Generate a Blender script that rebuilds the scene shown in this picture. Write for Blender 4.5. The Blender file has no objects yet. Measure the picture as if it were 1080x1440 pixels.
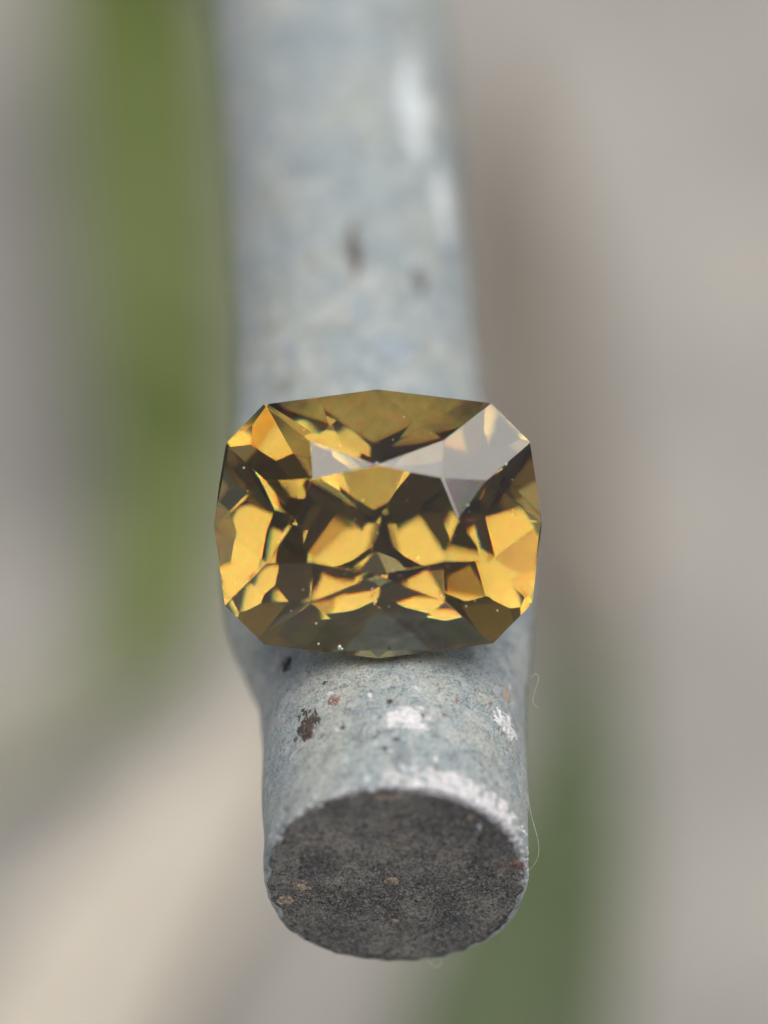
import bpy, bmesh, math, random
import numpy as np
from mathutils import Vector, noise

# Golden cushion-cut stone on a weathered steel rod
DISP = 0.018
FOCUS = -5
FSTOP = 19.5
SUN_EL = 80.06710685115804
SUN_AZ = 1.4405006093326516
SUN_E = 2.0
SUN_ANGLE = 1.2037794239569852
SKY_STRENGTH = 0.0589
EXPOSURE = 0.8432
GEM_IOR = 1.8430941749273775
GEM_ABS = [0.0010364192810436268, 0.0013584067356716507, 0.002628594499494251]
ROD_TOP = [-116, -124, -132, -152, -171, -179, -178, -168, -145, -137]
GROUND0 = (0.25, 0.25, 0.24)
GROUND1 = (0.345, 0.34, 0.32)
GROUND2 = (0.4, 0.385, 0.355)
LEAF_A0 = (0.082, 0.12, 0.018)
LEAF_A1 = (0.118, 0.16, 0.03)
LEAF_B0 = (0.055, 0.085, 0.032)
LEAF_B1 = (0.08, 0.11, 0.046)
BLADES = [('leaf_blade', [(165, -260, 0.014, 118), (192, 0, 0.013, 120), (210, 250, 0.011, 116), (230, 480, 0.008, 108), (235, 680, 0.004, 92), (205, 880, 0.002, 66), (140, 1060, 0.001, 6)], 'olive', 'long olive green leaf blade running beside the rod'), ('leaf_blade', [(830, 860, 0.003, 6), (815, 1020, 0.003, 55), (790, 1180, 0.003, 95), (740, 1360, 0.003, 135), (690, 1620, 0.002, 150)], 'green', 'broad green leaf below the cut end of the rod'), ('leaf_blade', [(340, 740, 0.001, 8), (240, 880, 0.001, 70), (110, 990, 0.001, 85), (-60, 1090, 0.001, 70), (-260, 1200, 0.001, 10)], 'grey', 'pale grey green leaf slanting down from the tip of the olive blade'), ('dry_leaf_and_shade', [(460, 930, 0.001, 10), (350, 1080, 0.002, 75), (240, 1220, 0.003, 120), (120, 1400, 0.003, 140), (0, 1640, 0.003, 150)], 'cream', 'bleached cream leaf on the ground below the grey green one'), ('dry_leaf_and_shade', [(690, 60, 0.001, 8), (725, 330, 0.002, 75), (755, 580, 0.002, 92), (800, 800, 0.002, 80), (870, 1020, 0.001, 8)], 'shade_strip', 'dark strip painted as the soft ground shadow beside the rod')]  # last blade is a dark strip standing in for the rod's shadow
GEM_ROT = [[0.999824, -0.004371, -0.018229], [0.005548, 0.997866, 0.065058], [0.017906, -0.065147, 0.997715]]
GEM_PLANES = [
    (0.0, 0.0, 1.0, 177.8318),
    (0.372986, 0.372986, 0.849566, 268.570457),
    (0.085262, 0.417563, 0.904639, 228.936331),
    (0.393889, 0.158826, 0.905332, 255.924097),
    (0.080879, 0.639509, 0.764517, 263.845997),
    (0.600646, 0.077262, 0.795773, 300.820963),
    (0.0, 0.577024, 0.816727, 239.294973),
    (0.562742, 0.0, 0.826633, 282.622374),
    (0.125471, 0.992097, 0.0, 397.831006),
    (0.991828, 0.12758, 0.0, 484.012229),
    (0.707107, 0.707107, 0.0, 493.560533),
    (0.372986, -0.372986, 0.849566, 268.570457),
    (0.085262, -0.417563, 0.904639, 228.936331),
    (0.393889, -0.158826, 0.905332, 255.924097),
    (0.080879, -0.639509, 0.764517, 263.845997),
    (0.600646, -0.077262, 0.795773, 300.820963),
    (0.0, -0.577024, 0.816727, 239.294973),
    (0.125471, -0.992097, 0.0, 397.831006),
    (0.991828, -0.12758, 0.0, 484.012229),
    (0.707107, -0.707107, 0.0, 493.560533),
    (-0.372986, 0.372986, 0.849566, 268.570457),
    (-0.085262, 0.417563, 0.904639, 228.936331),
    (-0.393889, 0.158826, 0.905332, 255.924097),
    (-0.080879, 0.639509, 0.764517, 263.845997),
    (-0.600646, 0.077262, 0.795773, 300.820963),
    (-0.562742, 0.0, 0.826633, 282.622374),
    (-0.125471, 0.992097, 0.0, 397.831006),
    (-0.991828, 0.12758, 0.0, 484.012229),
    (-0.707107, 0.707107, 0.0, 493.560533),
    (-0.372986, -0.372986, 0.849566, 268.570457),
    (-0.085262, -0.417563, 0.904639, 228.936331),
    (-0.393889, -0.158826, 0.905332, 255.924097),
    (-0.080879, -0.639509, 0.764517, 263.845997),
    (-0.600646, -0.077262, 0.795773, 300.820963),
    (-0.125471, -0.992097, 0.0, 397.831006),
    (-0.991828, -0.12758, 0.0, 484.012229),
    (-0.707107, -0.707107, 0.0, 493.560533),
    (0.073702, 0.773891, -0.629016, 322.695506),
    (0.860119, 0.10877, -0.498362, 427.818219),
    (0.609119, 0.592263, -0.527445, 413.856521),
    (0.002666, -0.760166, -0.649724, 344.064768),
    (0.831605, -0.219937, -0.509961, 426.950283),
    (0.459029, -0.612619, -0.643421, 396.194706),
    (-0.073702, 0.773891, -0.629016, 322.695506),
    (-0.860119, 0.10877, -0.498362, 427.818219),
    (-0.609119, 0.592263, -0.527445, 413.856521),
    (-0.002666, -0.760166, -0.649724, 344.064768),
    (-0.831605, -0.219937, -0.509961, 426.950283),
    (-0.459029, -0.612619, -0.643421, 396.194706),
    (0.0, 0.868457, -0.495764, 344.635849),
    (0.0, -0.824691, -0.565584, 325.305471),
    (0.728661, 0.00069, -0.684874, 361.257204),
    (-0.728661, 0.00069, -0.684874, 361.257204),
    (0.733032, 0.362855, -0.575327, 437.232286),
    (-0.733032, 0.362855, -0.575327, 437.232286),
    (0.71452, -0.338165, -0.612459, 426.979559),
    (-0.71452, -0.338165, -0.612459, 426.979559),
    (0.623601, 0.092604, -0.776239, 404.345868),
    (-0.623601, 0.092604, -0.776239, 404.345868),
    (0.56653, -0.093373, -0.818734, 368.830393),
    (-0.56653, -0.093373, -0.818734, 368.830393),
    (0.0, 0.763283, -0.646064, 300.279538),
    (0.0, -0.785465, -0.618907, 316.18491),
    (0.727537, 0.076235, -0.68182, 359.149983),
    (-0.727537, 0.076235, -0.68182, 359.149983),
    (0.750836, 0.002717, -0.660483, 396.858537),
    (-0.750836, 0.002717, -0.660483, 396.858537),
    (0.744175, -0.082444, -0.662877, 372.995707),
    (-0.744175, -0.082444, -0.662877, 372.995707),
    (0.438039, 0.577286, -0.689103, 356.044524),
    (-0.438039, 0.577286, -0.689103, 356.044524),
    (0.31707, -0.655529, -0.685382, 377.913668),
    (-0.31707, -0.655529, -0.685382, 377.913668),
    (0.625449, 0.232319, -0.744877, 366.355483),
    (0.4379, 0.433678, -0.787507, 363.520106),
    (0.207201, 0.687578, -0.69592, 319.658092),
    (-0.147398, 0.740991, -0.655139, 317.868177),
    (-0.4379, 0.433678, -0.787507, 363.520106),
    (-0.737082, 0.129201, -0.663338, 363.147697),
    (-0.631203, -0.191004, -0.751731, 376.149614),
    (-0.475231, -0.535245, -0.698333, 380.492993),
    (-0.197551, -0.721615, -0.663509, 343.197302),
    (0.185343, -0.535737, -0.823793, 381.156035),
    (0.475231, -0.535245, -0.698333, 380.492993),
    (0.74279, 0.037473, -0.668475, 356.163368),
    (0.582688, 0.078238, -0.808921, 445.91092),
    (0.757339, 0.127525, -0.640449, 365.897874),
    (0.506947, 0.552415, -0.661697, 365.54552),
    (0.533535, 0.644529, -0.547652, 426.04444),
    (0.222012, 0.559557, -0.798502, 447.381571),
    (0.111521, 0.736187, -0.667526, 310.269458),
    (-0.089937, 0.69484, -0.713519, 395.634015),
    (-0.328065, 0.778084, -0.535685, 417.380004),
    (-0.347806, 0.510536, -0.786374, 409.005307),
    (-0.623723, 0.48341, -0.614235, 392.368723),
    (-0.642339, 0.262771, -0.719966, 417.634858),
    (-0.834698, 0.162854, -0.526078, 409.058367),
    (-0.584044, -0.038582, -0.810804, 434.215538),
    (-0.763309, 0.026322, -0.645498, 368.009741),
    (-0.507003, -0.552277, -0.661769, 391.226803),
    (-0.543525, -0.627152, -0.557907, 433.527853),
    (-0.228893, -0.51949, -0.823249, 386.894682),
    (-0.102538, -0.78281, -0.613755, 326.119401),
    (0.092473, -0.67322, -0.733637, 388.992209),
    (0.329825, -0.775352, -0.538558, 402.661193),
    (0.359762, -0.457101, -0.813406, 383.528309),
    (0.657024, -0.386875, -0.64703, 406.35698),
    (0.644229, -0.252118, -0.722084, 386.256684),
    (0.844948, -0.04965, -0.532538, 406.050834),
]


# ------------------------------------------------------------------ units
U = 2.22e-5            # metres per modelling unit (the stone is about 460 units = 10 mm wide)
HG = 0.085             # height of the stone's centre above the ground
EL = math.radians(47.5)
VX = Vector((1, 0, 0)); VU = Vector((0, math.sin(EL), math.cos(EL))); VN = Vector((0, -math.cos(EL), math.sin(EL)))
GC = Vector((0, 0, HG))
sc = bpy.context.scene
def W(x, y, z): return Vector((x * U, y * U, HG + z * U))

# ------------------------------------------------------------------ camera
DIST = 10100 * U
tgt = GC + VX * (8.3 * U) + VU * (16.8 * U)
cam = bpy.data.cameras.new('camera'); co = bpy.data.objects.new('camera', cam); sc.collection.objects.link(co)
co.location = tgt + VN * DIST
co.rotation_euler = (math.pi / 2 - EL, 0, 0)
cam.sensor_fit = 'VERTICAL'; cam.sensor_height = 36.0
cam.lens = 18.0 * 10100 / 720
cam.clip_start = 0.005; cam.clip_end = 500
cam.dof.use_dof = True
cam.dof.focus_distance = DIST - FOCUS * U
cam.dof.aperture_fstop = FSTOP
sc.camera = co

# ------------------------------------------------------------------ sky, sun, exposure
w = bpy.data.worlds.new('World'); sc.world = w; w.use_nodes = True
nt = w.node_tree; sky = nt.nodes.new('ShaderNodeTexSky'); sky.sky_type = 'NISHITA'; sky.sun_disc = False; sky.air_density = .25; sky.dust_density = 2.5; sky.ozone_density = 0
sky.sun_elevation = math.radians(SUN_EL); sky.sun_rotation = SUN_AZ
nt.links.new(sky.outputs[0], nt.nodes['Background'].inputs[0]); nt.nodes['Background'].inputs[1].default_value = SKY_STRENGTH
sl = bpy.data.lights.new('sun', 'SUN'); so = bpy.data.objects.new('sun', sl); sc.collection.objects.link(so)
sl.energy = SUN_E; sl.angle = SUN_ANGLE; sl.color = (1, .95, .87)
e_ = math.radians(SUN_EL)
so.rotation_euler = Vector((math.cos(e_) * math.sin(SUN_AZ), math.cos(e_) * math.cos(SUN_AZ), math.sin(e_))).to_track_quat('Z', 'Y').to_euler()
so.location = (0, 0, 1)
vs = sc.view_settings; vs.view_transform = 'Standard'; vs.look = 'None'; vs.exposure = EXPOSURE; vs.gamma = 1; vs.use_curve_mapping = False
cy = sc.cycles
cy.max_bounces = 24; cy.transmission_bounces = 24; cy.glossy_bounces = 24; cy.diffuse_bounces = 4; cy.transparent_max_bounces = 8
cy.caustics_refractive = True; cy.caustics_reflective = True; cy.blur_glossy = 0.0
cy.sample_clamp_indirect = 6.0; cy.use_denoising = True; cy.use_adaptive_sampling = False
cy.denoising_input_passes = 'RGB_ALBEDO_NORMAL'; cy.denoising_prefilter = 'ACCURATE'

# ------------------------------------------------------------------ helpers
col = sc.collection
random.seed(7)
def link(name, me, mat=None, parent=None, smooth=True, kind=None):
    o = bpy.data.objects.new(name, me); col.objects.link(o)
    if mat: me.materials.append(mat)
    if parent: o.parent = parent
    if smooth: me.shade_smooth()
    if kind: o['kind'] = kind
    return o
def tag(o, label, cat, group=None):
    o['label'] = label; o['category'] = cat
    if group: o['group'] = group
    return o
def mesh(name, v, f):
    me = bpy.data.meshes.new(name); me.from_pydata([tuple(p) for p in v], [], f); me.update(); return me
def grid_faces(nu, nv, closed=False):
    f = []
    for i in range(nu - 1):
        for j in range(nv if closed else nv - 1):
            k = (j + 1) % nv
            f.append((i * nv + j, i * nv + k, (i + 1) * nv + k, (i + 1) * nv + j))
    return f
CAMP = co.location.copy()
def at(px, py, h):
    d = VN * -10100 + VX * (px - 540) + VU * (720 - py)
    t = (h - CAMP.z) / d.z
    return CAMP + d * t
def fr(p, s, o=3): return noise.fractal(Vector(p) * s, 1.0, 2.0, o)

class NT:
    def __init__(self, name):
        self.m = bpy.data.materials.new(name); self.m.use_nodes = True; self.t = self.m.node_tree
        self.b = self.t.nodes['Principled BSDF']
        tc = self.t.nodes.new('ShaderNodeTexCoord'); mp = self.t.nodes.new('ShaderNodeMapping'); mp.inputs['Scale'].default_value = (1000,) * 3
        self.t.links.new(tc.outputs['Object'], mp.inputs[0]); self.v = mp.outputs[0]      # millimetres
    def L(self, a, b): self.t.links.new(a, b)
    def noise(self, s, d=4, r=.55, dist=0, off=0):
        n = self.t.nodes.new('ShaderNodeTexNoise'); n.inputs['Scale'].default_value = s; n.inputs['Detail'].default_value = d
        n.inputs['Roughness'].default_value = r; n.inputs['Distortion'].default_value = dist
        v = self.v
        if off:
            a = self.t.nodes.new('ShaderNodeVectorMath'); a.inputs[1].default_value = (off, off * .7, -off); self.L(v, a.inputs[0]); v = a.outputs[0]
        self.L(v, n.inputs['Vector']); return n.outputs['Fac']
    def vor(self, s):
        n = self.t.nodes.new('ShaderNodeTexVoronoi'); n.inputs['Scale'].default_value = s; self.L(self.v, n.inputs['Vector']); return n.outputs['Distance'], n.outputs['Color']
    def ramp(self, fac, stops):
        r = self.t.nodes.new('ShaderNodeValToRGB'); e = r.color_ramp.elements
        while len(e) < len(stops): e.new(.5)
        for el, (p, c) in zip(e, stops):
            el.position = p; el.color = (c, c, c, 1) if not hasattr(c, '__len__') else (*c, 1)
        self.L(fac, r.inputs[0]); return r.outputs[0]
    def mix(self, fac, a, b, mode='MIX'):
        m = self.t.nodes.new('ShaderNodeMix'); m.data_type = 'RGBA'; m.blend_type = mode
        for s, val in ((m.inputs[0], fac), (m.inputs[6], a), (m.inputs[7], b)):
            if hasattr(val, 'links') or hasattr(val, 'is_linked'): self.L(val, s)
            elif hasattr(val, '__len__'): s.default_value = (*val, 1)
            else: s.default_value = val
        return m.outputs[2]
    def bump(self, h, dist, strength=1.0, prev=None):
        b = self.t.nodes.new('ShaderNodeBump'); b.inputs['Distance'].default_value = dist; b.inputs['Strength'].default_value = strength
        self.L(h, b.inputs['Height'])
        if prev: self.L(prev, b.inputs['Normal'])
        return b.outputs[0]
    def out(self, color, rough=.5, normal=None, metal=0, spec=.5):
        for n, v in (('Base Color', color), ('Roughness', rough), ('Metallic', metal), ('Specular IOR Level', spec)):
            s = self.b.inputs[n]
            if hasattr(v, 'is_linked'): self.L(v, s)
            else: s.default_value = (*v, 1) if hasattr(v, '__len__') else v
        if normal: self.L(normal, self.b.inputs['Normal'])
        return self.m

# ------------------------------------------------------------------ materials
def shaft_material():
    n = NT('weathered_galvanised_steel')
    big = n.noise(.45, 3, .5, .3); mid = n.noise(1.5, 5, .62, .5, 3.1); fine = n.noise(9, 5, .72, .5, 7.7); speck = n.noise(21, 3, .65, .2, 1.3); blot = n.noise(3.6, 3, .6, .4, 21.)
    c = n.ramp(big, [(.36, (.36, .465, .52)), (.5, (.445, .545, .57)), (.62, (.53, .59, .545))])
    c = n.mix(n.ramp(mid, [(.50, 0), (.64, .8)]), c, (.70, .75, .76))
    c = n.mix(n.ramp(mid, [(.34, .8), (.46, 0)]), c, (.27, .33, .38))
    c = n.mix(n.ramp(blot, [(.34, .8), (.42, 0)]), c, (.17, .21, .26))
    c = n.mix(n.ramp(fine, [(.36, .8), (.49, 0)]), c, (.17, .20, .22))
    c = n.mix(n.ramp(fine, [(.51, 0), (.66, .85)]), c, (.62, .64, .62))
    c = n.mix(n.ramp(speck, [(.34, .85), (.43, 0)]), c, (.075, .088, .10))
    c = n.mix(n.ramp(speck, [(.57, 0), (.66, .8)]), c, (.66, .66, .62))
    rust = n.noise(.9, 4, .65, .6, 12.4)
    c = n.mix(n.ramp(rust, [(.60, 0), (.70, .55)]), c, (.15, .11, .075))
    nb = n.bump(mid, .00006, .6); nb = n.bump(fine, .00008, 1.0, nb); nb = n.bump(speck, .00003, 1.0, nb)
    return n.out(c, n.ramp(fine, [(.35, .28), (.65, .48)]), nb, .35, .7)
def face_material():
    n = NT('dark_oxidised_steel')
    big = n.noise(.5, 4, .6, .3, 2.2); mid = n.noise(2.4, 5, .66, .5, 5.0); fine = n.noise(7.5, 6, .75, .6, 9.0); sp = n.noise(17, 3, .65, .3, 4.4); warm = n.noise(.9, 3, .6, .5, 31.)
    c = n.ramp(big, [(.40, (.17, .173, .176)), (.5, (.30, .298, .288)), (.60, (.44, .43, .40))])
    c = n.mix(n.ramp(warm, [(.54, 0), (.66, .5)]), c, (.23, .19, .15))
    c = n.mix(n.ramp(warm, [(.36, .6), (.46, 0)]), c, (.13, .145, .17))
    c = n.mix(n.ramp(mid, [(.34, .75), (.45, 0)]), c, (.07, .07, .075))
    c = n.mix(n.ramp(fine, [(.37, .95), (.48, 0)]), c, (.04, .039, .038))
    c = n.mix(n.ramp(fine, [(.53, 0), (.63, .9)]), c, (.52, .50, .46))
    c = n.mix(n.ramp(sp, [(.38, .85), (.45, 0)]), c, (.03, .029, .028))
    c = n.mix(n.ramp(sp, [(.57, 0), (.65, .85)]), c, (.66, .64, .60))
    nb = n.bump(mid, .00012, .9); nb = n.bump(fine, .00014, 1.0, nb); nb = n.bump(sp, .00005, 1, nb)
    return n.out(c, n.ramp(sp, [(.4, .62), (.6, .40)]), nb, .2, .5)
def plain(name, c0, c1, s, rough=.7, bump=.00002):
    n = NT(name); a = n.noise(s, 5, .65, .4)
    return n.out(n.ramp(a, [(.33, c0), (.68, c1)]), rough, n.bump(a, bump, .9))
M_shaft = shaft_material(); M_face = face_material()
M_white = plain('chalky_white_paint', (.40, .41, .44), (.76, .76, .78), 7)
M_rust = plain('brown_rust', (.028, .022, .019), (.11, .082, .066), 9)
M_pink = plain('reddish_rust', (.12, .05, .04), (.36, .26, .22), 12)
M_beige = plain('beige_grit', (.24, .18, .13), (.55, .47, .38), 12)
M_lint = plain('white_lint', (.55, .55, .55), (.8, .8, .78), 20, .6, 0.000001)
def ground_material():
    n = NT('grey_concrete')
    a = n.noise(.055, 3, .5, .3, 3); b = n.noise(.9, 5, .6); d = n.noise(.12, 2, .5, 0, 40)
    c = n.ramp(a, [(.35, GROUND0), (.65, GROUND1)])
    c = n.mix(n.ramp(d, [(.45, 0), (.62, .5)]), c, GROUND2)
    c = n.mix(n.ramp(b, [(.3, .35), (.6, 0)]), c, (.14, .13, .115))
    return n.out(c, .85, n.bump(b, .0006, .6))
def leaf_material(name, c0, c1):
    n = NT(name); a = n.noise(.25, 3, .5); 
    wv = n.t.nodes.new('ShaderNodeTexWave'); wv.inputs['Scale'].default_value = 2.2; wv.inputs['Distortion'].default_value = .6; n.L(n.v, wv.inputs['Vector'])
    c = n.ramp(a, [(.35, c0), (.65, c1)]); c = n.mix(n.mix(.25, (0, 0, 0), wv.outputs['Fac']), c, c1)
    n.b.inputs['Subsurface Weight'].default_value = 0
    return n.out(c, .45, n.bump(wv.outputs['Fac'], .0001, .4))

# ------------------------------------------------------------------ ground
g = mesh('ground', [(-20, -20, 0), (20, -20, 0), (20, 20, 0), (-20, 20, 0)], [(0, 1, 2, 3)])
go = link('ground', g, ground_material(), smooth=False, kind='structure')

# ------------------------------------------------------------------ steel rod
YS = [-384, -200, -60, 18, 104, 180, 300, 537, 1394, 4000]
LF = [-159.7, -164, -170, -192, -217, -226, -222, -214, -263, -421]
RT = [210.3, 212, 212, 218, 224, 226, 196, 156, 108, -50]
TOPY = [-384, -200, -135, -40, 50, 110, 170, 300, 440, 620]
TOPZ = ROD_TOP
def pch(xs, ys, x):
    # smooth monotone cubic
    x = min(max(x, xs[0]), xs[-1]); n = len(xs)
    i = 0
    while i < n - 2 and x > xs[i + 1]: i += 1
    def slope(k):
        if k == 0: return (ys[1] - ys[0]) / (xs[1] - xs[0])
        if k == n - 1: return (ys[-1] - ys[-2]) / (xs[-1] - xs[-2])
        a = (ys[k] - ys[k - 1]) / (xs[k] - xs[k - 1]); b = (ys[k + 1] - ys[k]) / (xs[k + 1] - xs[k])
        return 0 if a * b <= 0 else 2 * a * b / (a + b)
    h = xs[i + 1] - xs[i]; t = (x - xs[i]) / h; m0 = slope(i) * h; m1 = slope(i + 1) * h
    return (2*t**3 - 3*t**2 + 1) * ys[i] + (t**3 - 2*t**2 + t) * m0 + (-2*t**3 + 3*t**2) * ys[i + 1] + (t**3 - t**2) * m1
ZC, ZB, YF = -320.0, -505.0, -384.0
_cache = {}
def prof(y):
    k = round(y, 3)
    if k not in _cache: _cache[k] = (pch(YS, LF, y), pch(YS, RT, y), pch(TOPY, TOPZ, y))
    return _cache[k]
EXP = 2 / 2.12
def surf(y, phi, off=0.0, rough=True):
    """point on the rod surface in modelling units; phi = 0 at +x, pi/2 on top"""
    L_, R_, T_ = prof(y)
    c, s = math.cos(phi), math.sin(phi); cx = (L_ + R_) / 2; hw = (R_ - L_) / 2
    ca = math.copysign(abs(c) ** EXP, c); sa = math.copysign(abs(s) ** EXP, s)
    hz = (T_ - ZC) if s > 0 else (ZC - ZB)
    r = 0
    if rough:
        q = (c * 185, y, s * 185)
        r = 3.2 * noise.noise(Vector(q) * .011) + 1.6 * noise.noise(Vector(q) * .035) + .8 * noise.noise(Vector(q) * .11) + .45 * noise.noise(Vector(q) * .3)
        if s > .55 and -150 < y < 330: r *= .35
    k = 1 + (r + off) / 185
    return (cx + hw * ca * k, y, ZC + hz * sa * k)
NPH = 420
ring_y = [YF + 7] + list(np.arange(YF + 9, 700, 2.6)) + list(np.arange(700, 1600, 12)) + list(np.arange(1600, 4001, 80))
V = []
def rimk(phi): return 1 - .018 * max(0, noise.noise(Vector((math.cos(phi) * 3, math.sin(phi) * 3, 4))))
for dy, dr in ((0, -6.5), (.6, -4.2), (2.2, -1.8), (4.4, -.5)):      # rounded rim
    for j in range(NPH):
        ph = 2 * math.pi * j / NPH; V.append(W(*surf(YF + dy, ph, dr * (1 + 1.3 * noise.noise(Vector((math.cos(ph) * 7, math.sin(ph) * 7, 1))) + .25 * noise.noise(Vector((math.cos(ph) * 23, math.sin(ph) * 23, 5)))))))
for y in ring_y:
    for j in range(NPH): V.append(W(*surf(y, 2 * math.pi * j / NPH)))
nr = 4 + len(ring_y)
# bend into the ground well behind the picture
for a in np.linspace(.1, math.pi / 2, 14):
    for j in range(NPH):
        x, y, z = surf(4000, 2 * math.pi * j / NPH); R = 700; zz = z - ZC
        V.append(W(x - .06 * R * math.sin(a), 4000 + (R + zz) * math.sin(a), ZC - R + (R + zz) * math.cos(a)))
    nr += 1
for zd in (-1600, -3200):
    for j in range(NPH):
        x, y, z = surf(4000, 2 * math.pi * j / NPH); V.append(W(x - 42, 4000 + 700 + (z - ZC), zd))
    nr += 1
rod = bpy.data.objects.new('steel_rod', None); col.objects.link(rod); rod.location = (0, 0, 0)
tag(rod, 'weathered grey steel rod with dark cut end, carrying the gemstone', 'rod')
link('shaft', mesh('shaft', V, grid_faces(nr, NPH, True)), M_shaft, rod)
# cut end face, slightly dished and rough
V = []; NR = 90
cxF = (LF[0] + RT[0]) / 2
for i in range(NR + 1):
    t = i / NR
    for j in range(NPH):
        ph = 2 * math.pi * j / NPH
        x, y, z = surf(YF, ph, -6.0 * (1 + 1.3 * noise.noise(Vector((math.cos(ph) * 7, math.sin(ph) * 7, 1))) + .25 * noise.noise(Vector((math.cos(ph) * 23, math.sin(ph) * 23, 5)))))
        X = cxF + (x - cxF) * t; Zz = ZC + (z - ZC) * t
        q = Vector((X, 0, Zz))
        d = 2.6 * noise.noise(q * .016) + 1.6 * noise.noise(q * .05) + 1.1 * noise.noise(q * .13) + .7 * noise.noise(q * .33)
        e = min(1, (1 - t) * 12)
        V.append(W(X, YF + d * e + 1.2 * t ** 6 * (1 - e), Zz))
f = grid_faces(NR + 1, NPH, True)
link('end_face', mesh('end_face', V, f), M_face, rod)

# flakes, spots and crust on the rod: raised patches that follow the surface
def patch(name, y0, ph0, ry, rs, h, mat, seed, n=52, label=None, sharp=1.0):
    V = []
    for i in range(n):
        for j in range(n):
            a = 2 * i / (n - 1) - 1; b = 2 * j / (n - 1) - 1
            y = y0 + a * ry; ph = ph0 + b * rs / 185
            q = Vector((a * 1.7 + seed * 9.1, b * 1.7, seed * 3.3))
            r2 = (a * a + b * b) ** .5
            k = .72 - r2 + 1.15 * noise.fractal(q * 1.6, .45, 2.3, 6)
            k = max(-.8, min(.30 + .35 * noise.noise(q * 6), (k - max(0, r2 - .75) * 3) * sharp))
            V.append(W(*surf(y, ph, k * h)))
    o = link(name, mesh(name, V, grid_faces(n, n)), mat, rod)
    if label: o['label'] = label
    return o
def face_patch(name, x0, z0, rx, rz, h, mat, seed, n=34, label=None):
    V = []
    for i in range(n):
        for j in range(n):
            a = 2 * i / (n - 1) - 1; b = 2 * j / (n - 1) - 1
            q = Vector((a * 1.6 + seed * 7.7, b * 1.6, seed * 2.3)); r2 = (a * a + b * b) ** .5
            k = .62 - r2 + 1.1 * noise.fractal(q * 1.4, .55, 2.2, 5); k = max(-1.6, min(.5 + .3 * noise.noise(q * 4), k - max(0, r2 - .7) * 5))
            V.append(W(x0 + a * rx, YF - .2 - k * h, z0 + b * rz))
    o = link(name, mesh(name, V, grid_faces(n, n)), mat, rod)
    if label: o['label'] = label
    return o
def rod_at(px, py):
    """rod surface coordinates (y, phi) seen at a photo position"""
    best = None
    ys = range(-384, 300, 4) if py > 800 else range(300, 1500, 8)
    for i in ys:
        for k in range(10, 171, 2):
            ph = math.radians(k); p = surf(i, ph, 0, False)
            u = p[1] * math.sin(EL) + p[2] * math.cos(EL) - 16.8; nn = -p[1] * math.cos(EL) + p[2] * math.sin(EL); f_ = 10100 / (10100 - nn)
            e = (540 + (p[0] - 8.3) * f_ - px) ** 2 + (720 - u * f_ - py) ** 2
            if best is None or e < best[0]: best = (e, i, ph)
    return best[1], best[2]
def P_(name, px, py, ry, rs, h, mat, seed, label=None, sharp=1.0):
    y, ph = rod_at(px, py); return patch(name, y, ph, ry, rs, h, mat, seed, label=label, sharp=sharp)
P_('rust_spot', 430, 1015, 44, 26, 3.0, M_rust, 1.0, 'dark brown rust spot on the rod', 1.6)
P_('paint_flake', 582, 1010, 30, 36, 3.4, M_white, 2.0, 'chalky white flake in the middle of the rod')
P_('paint_flake', 714, 1021, 26, 38, 3.6, M_white, 3.4, 'ragged white flake near the rod edge', 1.4)
P_('rust_spot', 470, 985, 13, 14, 3.0, M_pink, 4.0)
P_('rust_spot', 712, 975, 20, 11, 2.4, M_beige, 5.0)
P_('rust_spot', 404, 935, 20, 14, 2.5, M_rust, 10.4)
M_soft = plain('pale_grey_patch', (.50, .56, .585), (.62, .67, .70), 3)  # paler patches on the far part of the rod
M_blue = plain('blue_grey_stain', (.20, .25, .30), (.30, .36, .42), 4)
P_('dark_stain', 496, 350, 75, 11, 1.5, M_rust, 11.1, sharp=1.5)
P_('dark_stain', 502, 437, 34, 12, 1.5, M_blue, 12.7)
P_('rust_spot', 590, 396, 26, 18, 2.0, M_rust, 13.9)
P_('pale_patch', 622, 285, 120, 26, 1.6, M_soft, 14.2)
P_('pale_patch', 585, 150, 130, 34, 1.6, M_soft, 15.2)
P_('dark_stain', 410, 492, 34, 16, 1.5, M_blue, 17.3)
P_('dark_stain', 562, 492, 40, 36, 1.5, M_blue, 18.8)
M_pale = plain('pale_oxide', (.48, .50, .50), (.70, .71, .70), 5)
for k in range(9):
    P_('paint_flake', random.uniform(420, 725), random.uniform(960, 1075), random.uniform(4, 8), random.uniform(4, 8), 1.4, M_pale, 20 + k * 1.3)
for k in range(12):
    P_('rust_spot', random.uniform(400, 730), random.uniform(945, 1085), random.uniform(4, 8), random.uniform(3, 7), 1.2, M_rust if k % 3 else M_pink, 60 + k * 1.7)
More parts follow.
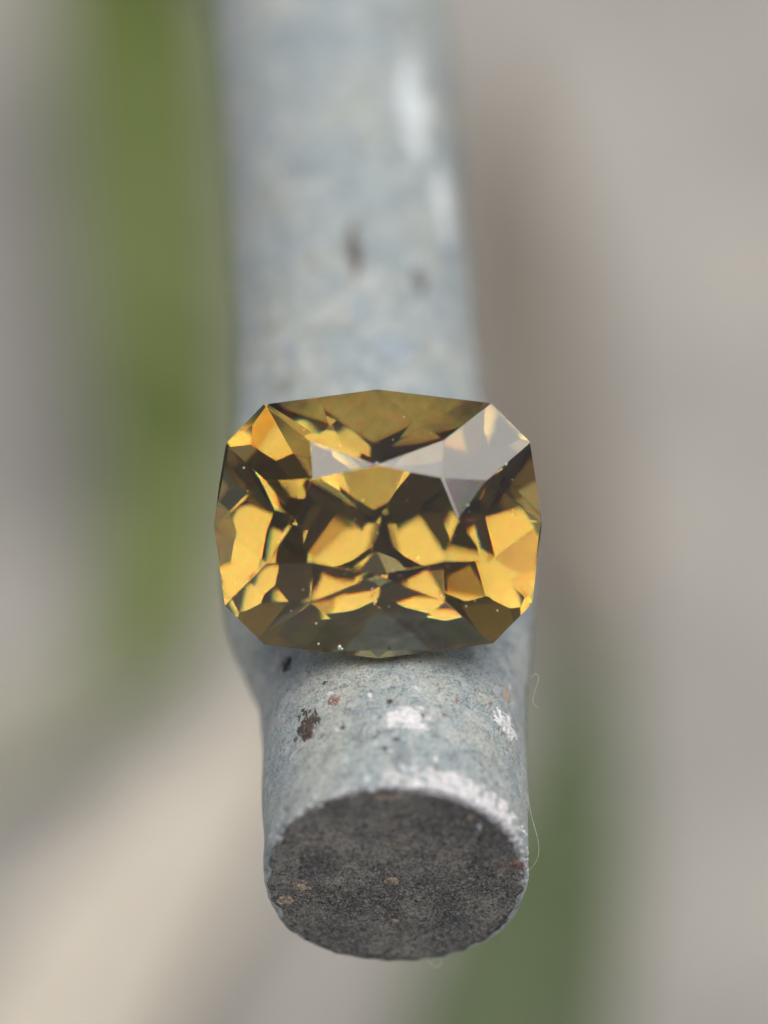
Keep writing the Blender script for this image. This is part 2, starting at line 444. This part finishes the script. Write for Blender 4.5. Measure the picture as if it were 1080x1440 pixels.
# white crust along the rim
def crust():
    n, m = 520, 40; V = []
    for i in range(n):
        ph = math.radians(168 - 172 * i / (n - 1)); deg = math.degrees(ph)
        wgt = .25 + .75 * math.exp(-((deg - 55) / 34) ** 2)
        if deg > 105: wgt *= max(0, 1 - (deg - 105) / 75) 
        for j in range(m):
            s = j / (m - 1) * 2 - .55            # <0 wraps over the rim onto the end face
            q = Vector((math.cos(ph) * 14, s * 2.2, math.sin(ph) * 14))
            k = wgt * 1.15 - .5 - .5 * abs(s - .2) + 1.0 * noise.fractal(q * 1.3, .55, 2.2, 5)
            h = max(-3, min(2.6, k * 5)) + .9 * noise.noise(q * 3) + .5 * noise.noise(q * 9)
            if s >= 0: p = surf(YF + s * 26, ph, h - 1.5 * (1 - s))
            else:
                p = surf(YF, ph, -5 + s * 13 + h * .3); p = (p[0], YF - .3 - max(-3, h) * .7, p[2])
            V.append(W(*p))
    o = link('paint_crust', mesh('paint_crust', V, grid_faces(n, m)), M_white, rod); o['label'] = 'chalky white paint crust along the rim'
crust()
for px, py, r, mt in ((427, 1246, 11, M_beige), (401, 1268, 10, M_beige), (672, 1158, 7, M_white), (551, 1238, 9, M_beige), (660, 1145, 5, M_beige), (546, 1115, 30, M_beige), (726, 1215, 9, M_pink), (556, 1297, 6, M_beige)):
    # on the end-face plane y = YF
    zz = ((736.8 - py) - YF * math.sin(EL)) / math.cos(EL)
    face_patch('grit', px - 531.7, zz, r * (1.6 if r < 20 else 1.2), r * 1.6 if r < 20 else 12, 3.2 if r < 20 else 2.0, mt, px * .013)

# ------------------------------------------------------------------ gemstone: planes of a cushion cut
PL = np.array(GEM_PLANES); GR = np.array(GEM_ROT); ZU = 1 / 2.1176
def gem_mesh():
    Nn, D = PL[:, :3], PL[:, 3]; n = len(PL); pts = []
    from itertools import combinations
    idx = np.array(list(combinations(range(n), 3))); A = Nn[idx]; det = np.linalg.det(A); ok = np.abs(det) > 1e-5
    idx = idx[ok]; X = np.linalg.solve(A[ok], D[idx][..., None])[..., 0]
    ins = (X @ Nn.T - D < 1e-4).all(1); X = X[ins]
    vs_ = []
    for p in X:
        if not any(np.linalg.norm(p - q) < .6 for q in vs_): vs_.append(p)
    vs_ = np.array(vs_); faces = []
    for i in range(n):
        on = np.where(np.abs(vs_ @ Nn[i] - D[i]) < .6)[0]
        if len(on) < 3: continue
        c = vs_[on].mean(0); a = np.cross(Nn[i], [0, 0, 1.0]); 
        if np.linalg.norm(a) < 1e-3: a = np.array([1.0, 0, 0])
        a /= np.linalg.norm(a); b = np.cross(Nn[i], a)
        q = vs_[on] - c; o = np.argsort(np.arctan2(q @ b, q @ a)); faces.append([int(k) for k in on[o]])
    vw = vs_ @ GR.T                                   # stone frame -> facing frame
    out = [GC + (VX * p[0] + VU * p[1] + VN * p[2]) * (ZU * U) for p in vw]
    return out, faces
gv, gf = gem_mesh()
gm = bpy.data.materials.new('golden_brown_stone'); gm.use_nodes = True; t = gm.node_tree; t.nodes.remove(t.nodes['Principled BSDF'])
def glass(c, ior):
    g_ = t.nodes.new('ShaderNodeBsdfGlass'); g_.inputs['IOR'].default_value = ior; g_.inputs['Roughness'].default_value = 0; g_.inputs['Color'].default_value = (*c, 1); return g_.outputs[0]
def addsh(a, b_):
    s_ = t.nodes.new('ShaderNodeAddShader'); t.links.new(a, s_.inputs[0]); t.links.new(b_, s_.inputs[1]); return s_.outputs[0]
fire = addsh(addsh(glass((1, 0, 0), GEM_IOR - DISP), glass((0, 1, 0), GEM_IOR)), glass((0, 0, 1), GEM_IOR + DISP * 1.4))   # colour fringes where light enters and leaves
at_ = t.nodes.new('ShaderNodeAttribute'); at_.attribute_name = 'crown'
ms = t.nodes.new('ShaderNodeMixShader'); t.links.new(at_.outputs['Fac'], ms.inputs[0]); t.links.new(glass((1, 1, 1), GEM_IOR), ms.inputs[1]); t.links.new(fire, ms.inputs[2])
t.links.new(ms.outputs[0], t.nodes['Material Output'].inputs['Surface'])
va = t.nodes.new('ShaderNodeVolumeAbsorption'); ab = np.array(GEM_ABS) / (ZU * U); mx = ab.max()
va.inputs['Color'].default_value = (*(1 - ab / mx * .999), 1); va.inputs['Density'].default_value = float(mx)
t.links.new(va.outputs[0], t.nodes['Material Output'].inputs['Volume'])
gem = link('cut_gemstone', mesh('cut_gemstone', gv, gf), gm, smooth=False)
bm = bmesh.new(); bm.from_mesh(gem.data); bmesh.ops.recalc_face_normals(bm, faces=bm.faces); bm.to_mesh(gem.data); bm.free()
bm = bmesh.new(); bm.from_mesh(gem.data)
ed = [e for e in bm.edges if len(e.link_faces) == 2 and all(f_.normal.dot(VN) > .25 and f_.calc_area() > 60 * U * U for f_ in e.link_faces) and e.calc_length() > 12 * U]
bmesh.ops.bevel(bm, geom=ed, offset=.8 * U, offset_type='OFFSET', segments=1, affect='EDGES', clamp_overlap=True)
bm.to_mesh(gem.data); bm.free()
cr = gem.data.attributes.new('crown', 'FLOAT', 'FACE')
for i, p in enumerate(gem.data.polygons): cr.data[i].value = 1.0 if p.normal.dot(VN) > .3 else 0.0
tag(gem, 'golden brown cushion cut gemstone resting on the steel rod', 'gemstone')

# ------------------------------------------------------------------ lint and dust
def tube(name, pts, r, mat, seg=6):
    # smooth the polyline (Catmull-Rom) and sweep a small circle
    P = [Vector(p) for p in pts]; Q = []
    for i in range(len(P) - 1):
        p0 = P[max(i - 1, 0)]; p1 = P[i]; p2 = P[i + 1]; p3 = P[min(i + 2, len(P) - 1)]
        for k in range(8):
            s = k / 8; Q.append(.5 * ((2 * p1) + (p2 - p0) * s + (2*p0 - 5*p1 + 4*p2 - p3) * s * s + (3*p1 - p0 - 3*p2 + p3) * s ** 3))
    Q.append(P[-1]); V = []
    for i, q in enumerate(Q):
        d = (Q[min(i + 1, len(Q) - 1)] - Q[max(i - 1, 0)]).normalized(); a = d.orthogonal().normalized(); b = d.cross(a)
        rr = r * (1 - .5 * (i / len(Q)))
        for k in range(seg): V.append(q + (a * math.cos(2 * math.pi * k / seg) + b * math.sin(2 * math.pi * k / seg)) * rr)
    return link(name, mesh(name, V, grid_faces(len(Q), seg, True)), mat)
def onview(px, py, n): return GC + (VX * (px - 531.7) + VU * (736.8 - py) + VN * n) * U
def rim_n(z): return -YF * math.cos(EL) + z * math.sin(EL)
tag(tube('lint_fibre', [onview(741, 1118, 15), onview(748, 1150, 14), onview(757, 1185, 12), onview(755, 1208, 12), onview(742, 1226, 10)], .25 * U, M_lint), 'thin curved fibre sticking out beside the end of the rod', 'fibre')
tag(tube('lint_fibre', [onview(600, 1346, -120), onview(604, 1358, -112), onview(613, 1367, -110), onview(622, 1362, -112), onview(618, 1346, -122)], .32 * U, M_lint), 'tiny looped fibre hanging under the cut end of the rod', 'fibre')
tag(tube('lint_fibre', [onview(746, 955, -30), onview(754, 948, -28), onview(758, 956, -30), onview(750, 985, -34), onview(757, 997, -30)], .25 * U, M_lint), 'fine fuzzy fibre on the rod flank right under the gemstone corner', 'fibre')
# straight hair lying on the table facet
def on_gem(px, py, lift=0.0):
    """point on the crown under a photo position"""
    Nv = (PL[:, :3] @ GR.T); x, y = (px - 531.7) / ZU, (736.8 - py) / ZU
    m = Nv[:, 2] > .05
    z = np.min((PL[m, 3] - Nv[m, 0] * x - Nv[m, 1] * y) / Nv[m, 2]); return onview(px, py, z * ZU + lift)
tag(tube('lint_fibre', [on_gem(621, 673, .8), on_gem(627, 687, .8), on_gem(634, 704, .8), on_gem(643.5, 727, .8)], .95 * U, M_lint), 'short straight pale fibre lying on the gemstone table', 'fibre')
bm = bmesh.new()
spots = [(657, 710, 1.5), (530, 652, 2.3), (711, 653, 1.9), (478, 909, 3.0), (477, 912, 2.2), (481, 912, 2), (448, 905, 1.8), (445, 876, 1.6), (343, 658, 1.5), (524, 828, 1.7), (620, 837, 1.3), (331, 820, 1.0), (699, 858, 1.0), (655, 852, 1.0), (457, 640, 1.2), (421, 700, 1.0)]
for k in range(46):
    a = random.random() * 6.283; r = random.random() ** .5; spots.append((532 + 205 * r * math.cos(a), 738 + 165 * r * math.sin(a), random.uniform(.35, .8)))
for px, py, r in spots:
    mtx = on_gem(px, py, r * .6); res = bmesh.ops.create_icosphere(bm, subdivisions=1, radius=r * U)
    for v in res['verts']: v.co = mtx + v.co * (1 + .5 * noise.noise(v.co * 60000 + Vector((px, py, 0))))
me = bpy.data.meshes.new('dust'); bm.to_mesh(me); bm.free()
du = link('dust', me, M_lint, kind='stuff'); du['label'] = 'fine white dust specks on the crown of the gemstone'; du['category'] = 'dust'

# ------------------------------------------------------------------ plants and a painted shadow strip behind, far out of focus
def blade(name, pts, mat, label, fold=.25, thick=.00035):
    """pts: (x, y, z, half-width) world metres along the midrib; strap leaf with a folded midrib and real thickness"""
    Q = []
    for i in range(len(pts) - 1):
        p0, p1, p2, p3 = (np.array(pts[max(0, min(len(pts) - 1, i + k))]) for k in (-1, 0, 1, 2))
        for k in range(10):
            s = k / 10; Q.append(.5 * (2*p1 + (p2 - p0) * s + (2*p0 - 5*p1 + 4*p2 - p3) * s * s + (3*p1 - p0 - 3*p2 + p3) * s ** 3))
    Q.append(np.array(pts[-1], float)); V = []; NS = 11
    for i, q in enumerate(Q):
        d = Vector((Q[min(i + 1, len(Q) - 1)] - Q[max(i - 1, 0)])[:3]).normalized(); side = d.cross(Vector((0, 0, 1))).normalized(); up = side.cross(d)
        w_ = max(q[3], .0001); row = []
        for k in range(NS):
            s = 2 * k / (NS - 1) - 1; row.append(Vector(q[:3]) + side * (s * w_) + up * (abs(s) * w_ * fold + .0002 * math.sin(i * .9 + s * 3)))
        for p in row: V.append(p)
        for p in reversed(row): V.append(p - up * thick)
    o = link(name, mesh(name, V, grid_faces(len(Q), 2 * NS, True)), mat); return tag(o, label, 'leaf')
def bpts(lst):
    out = []
    for px, py, h, hw in lst:
        p = at(px, py, h); out.append((*p, hw * U * (CAMP - p).dot(VN) / DIST))
    return out
M_olive = leaf_material('olive_leaf', LEAF_A0, LEAF_A1)
M_green = leaf_material('green_leaf', LEAF_B0, LEAF_B1)
M_shade_strip = leaf_material('dry_leaf_and_shade', (.15, .132, .108), (.20, .18, .15))  # rod's shadow on the ground, put into the colour of a strip
M_cream = leaf_material('bleached_leaf', (.46, .425, .36), (.56, .525, .455))
M_grey = leaf_material('grey_green_leaf', (.24, .245, .19), (.31, .31, .25))
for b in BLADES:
    blade(b[0], bpts(b[1]), {'olive': M_olive, 'green': M_green, 'shade_strip': M_shade_strip, 'grey': M_grey, 'cream': M_cream}[b[2]], b[3])
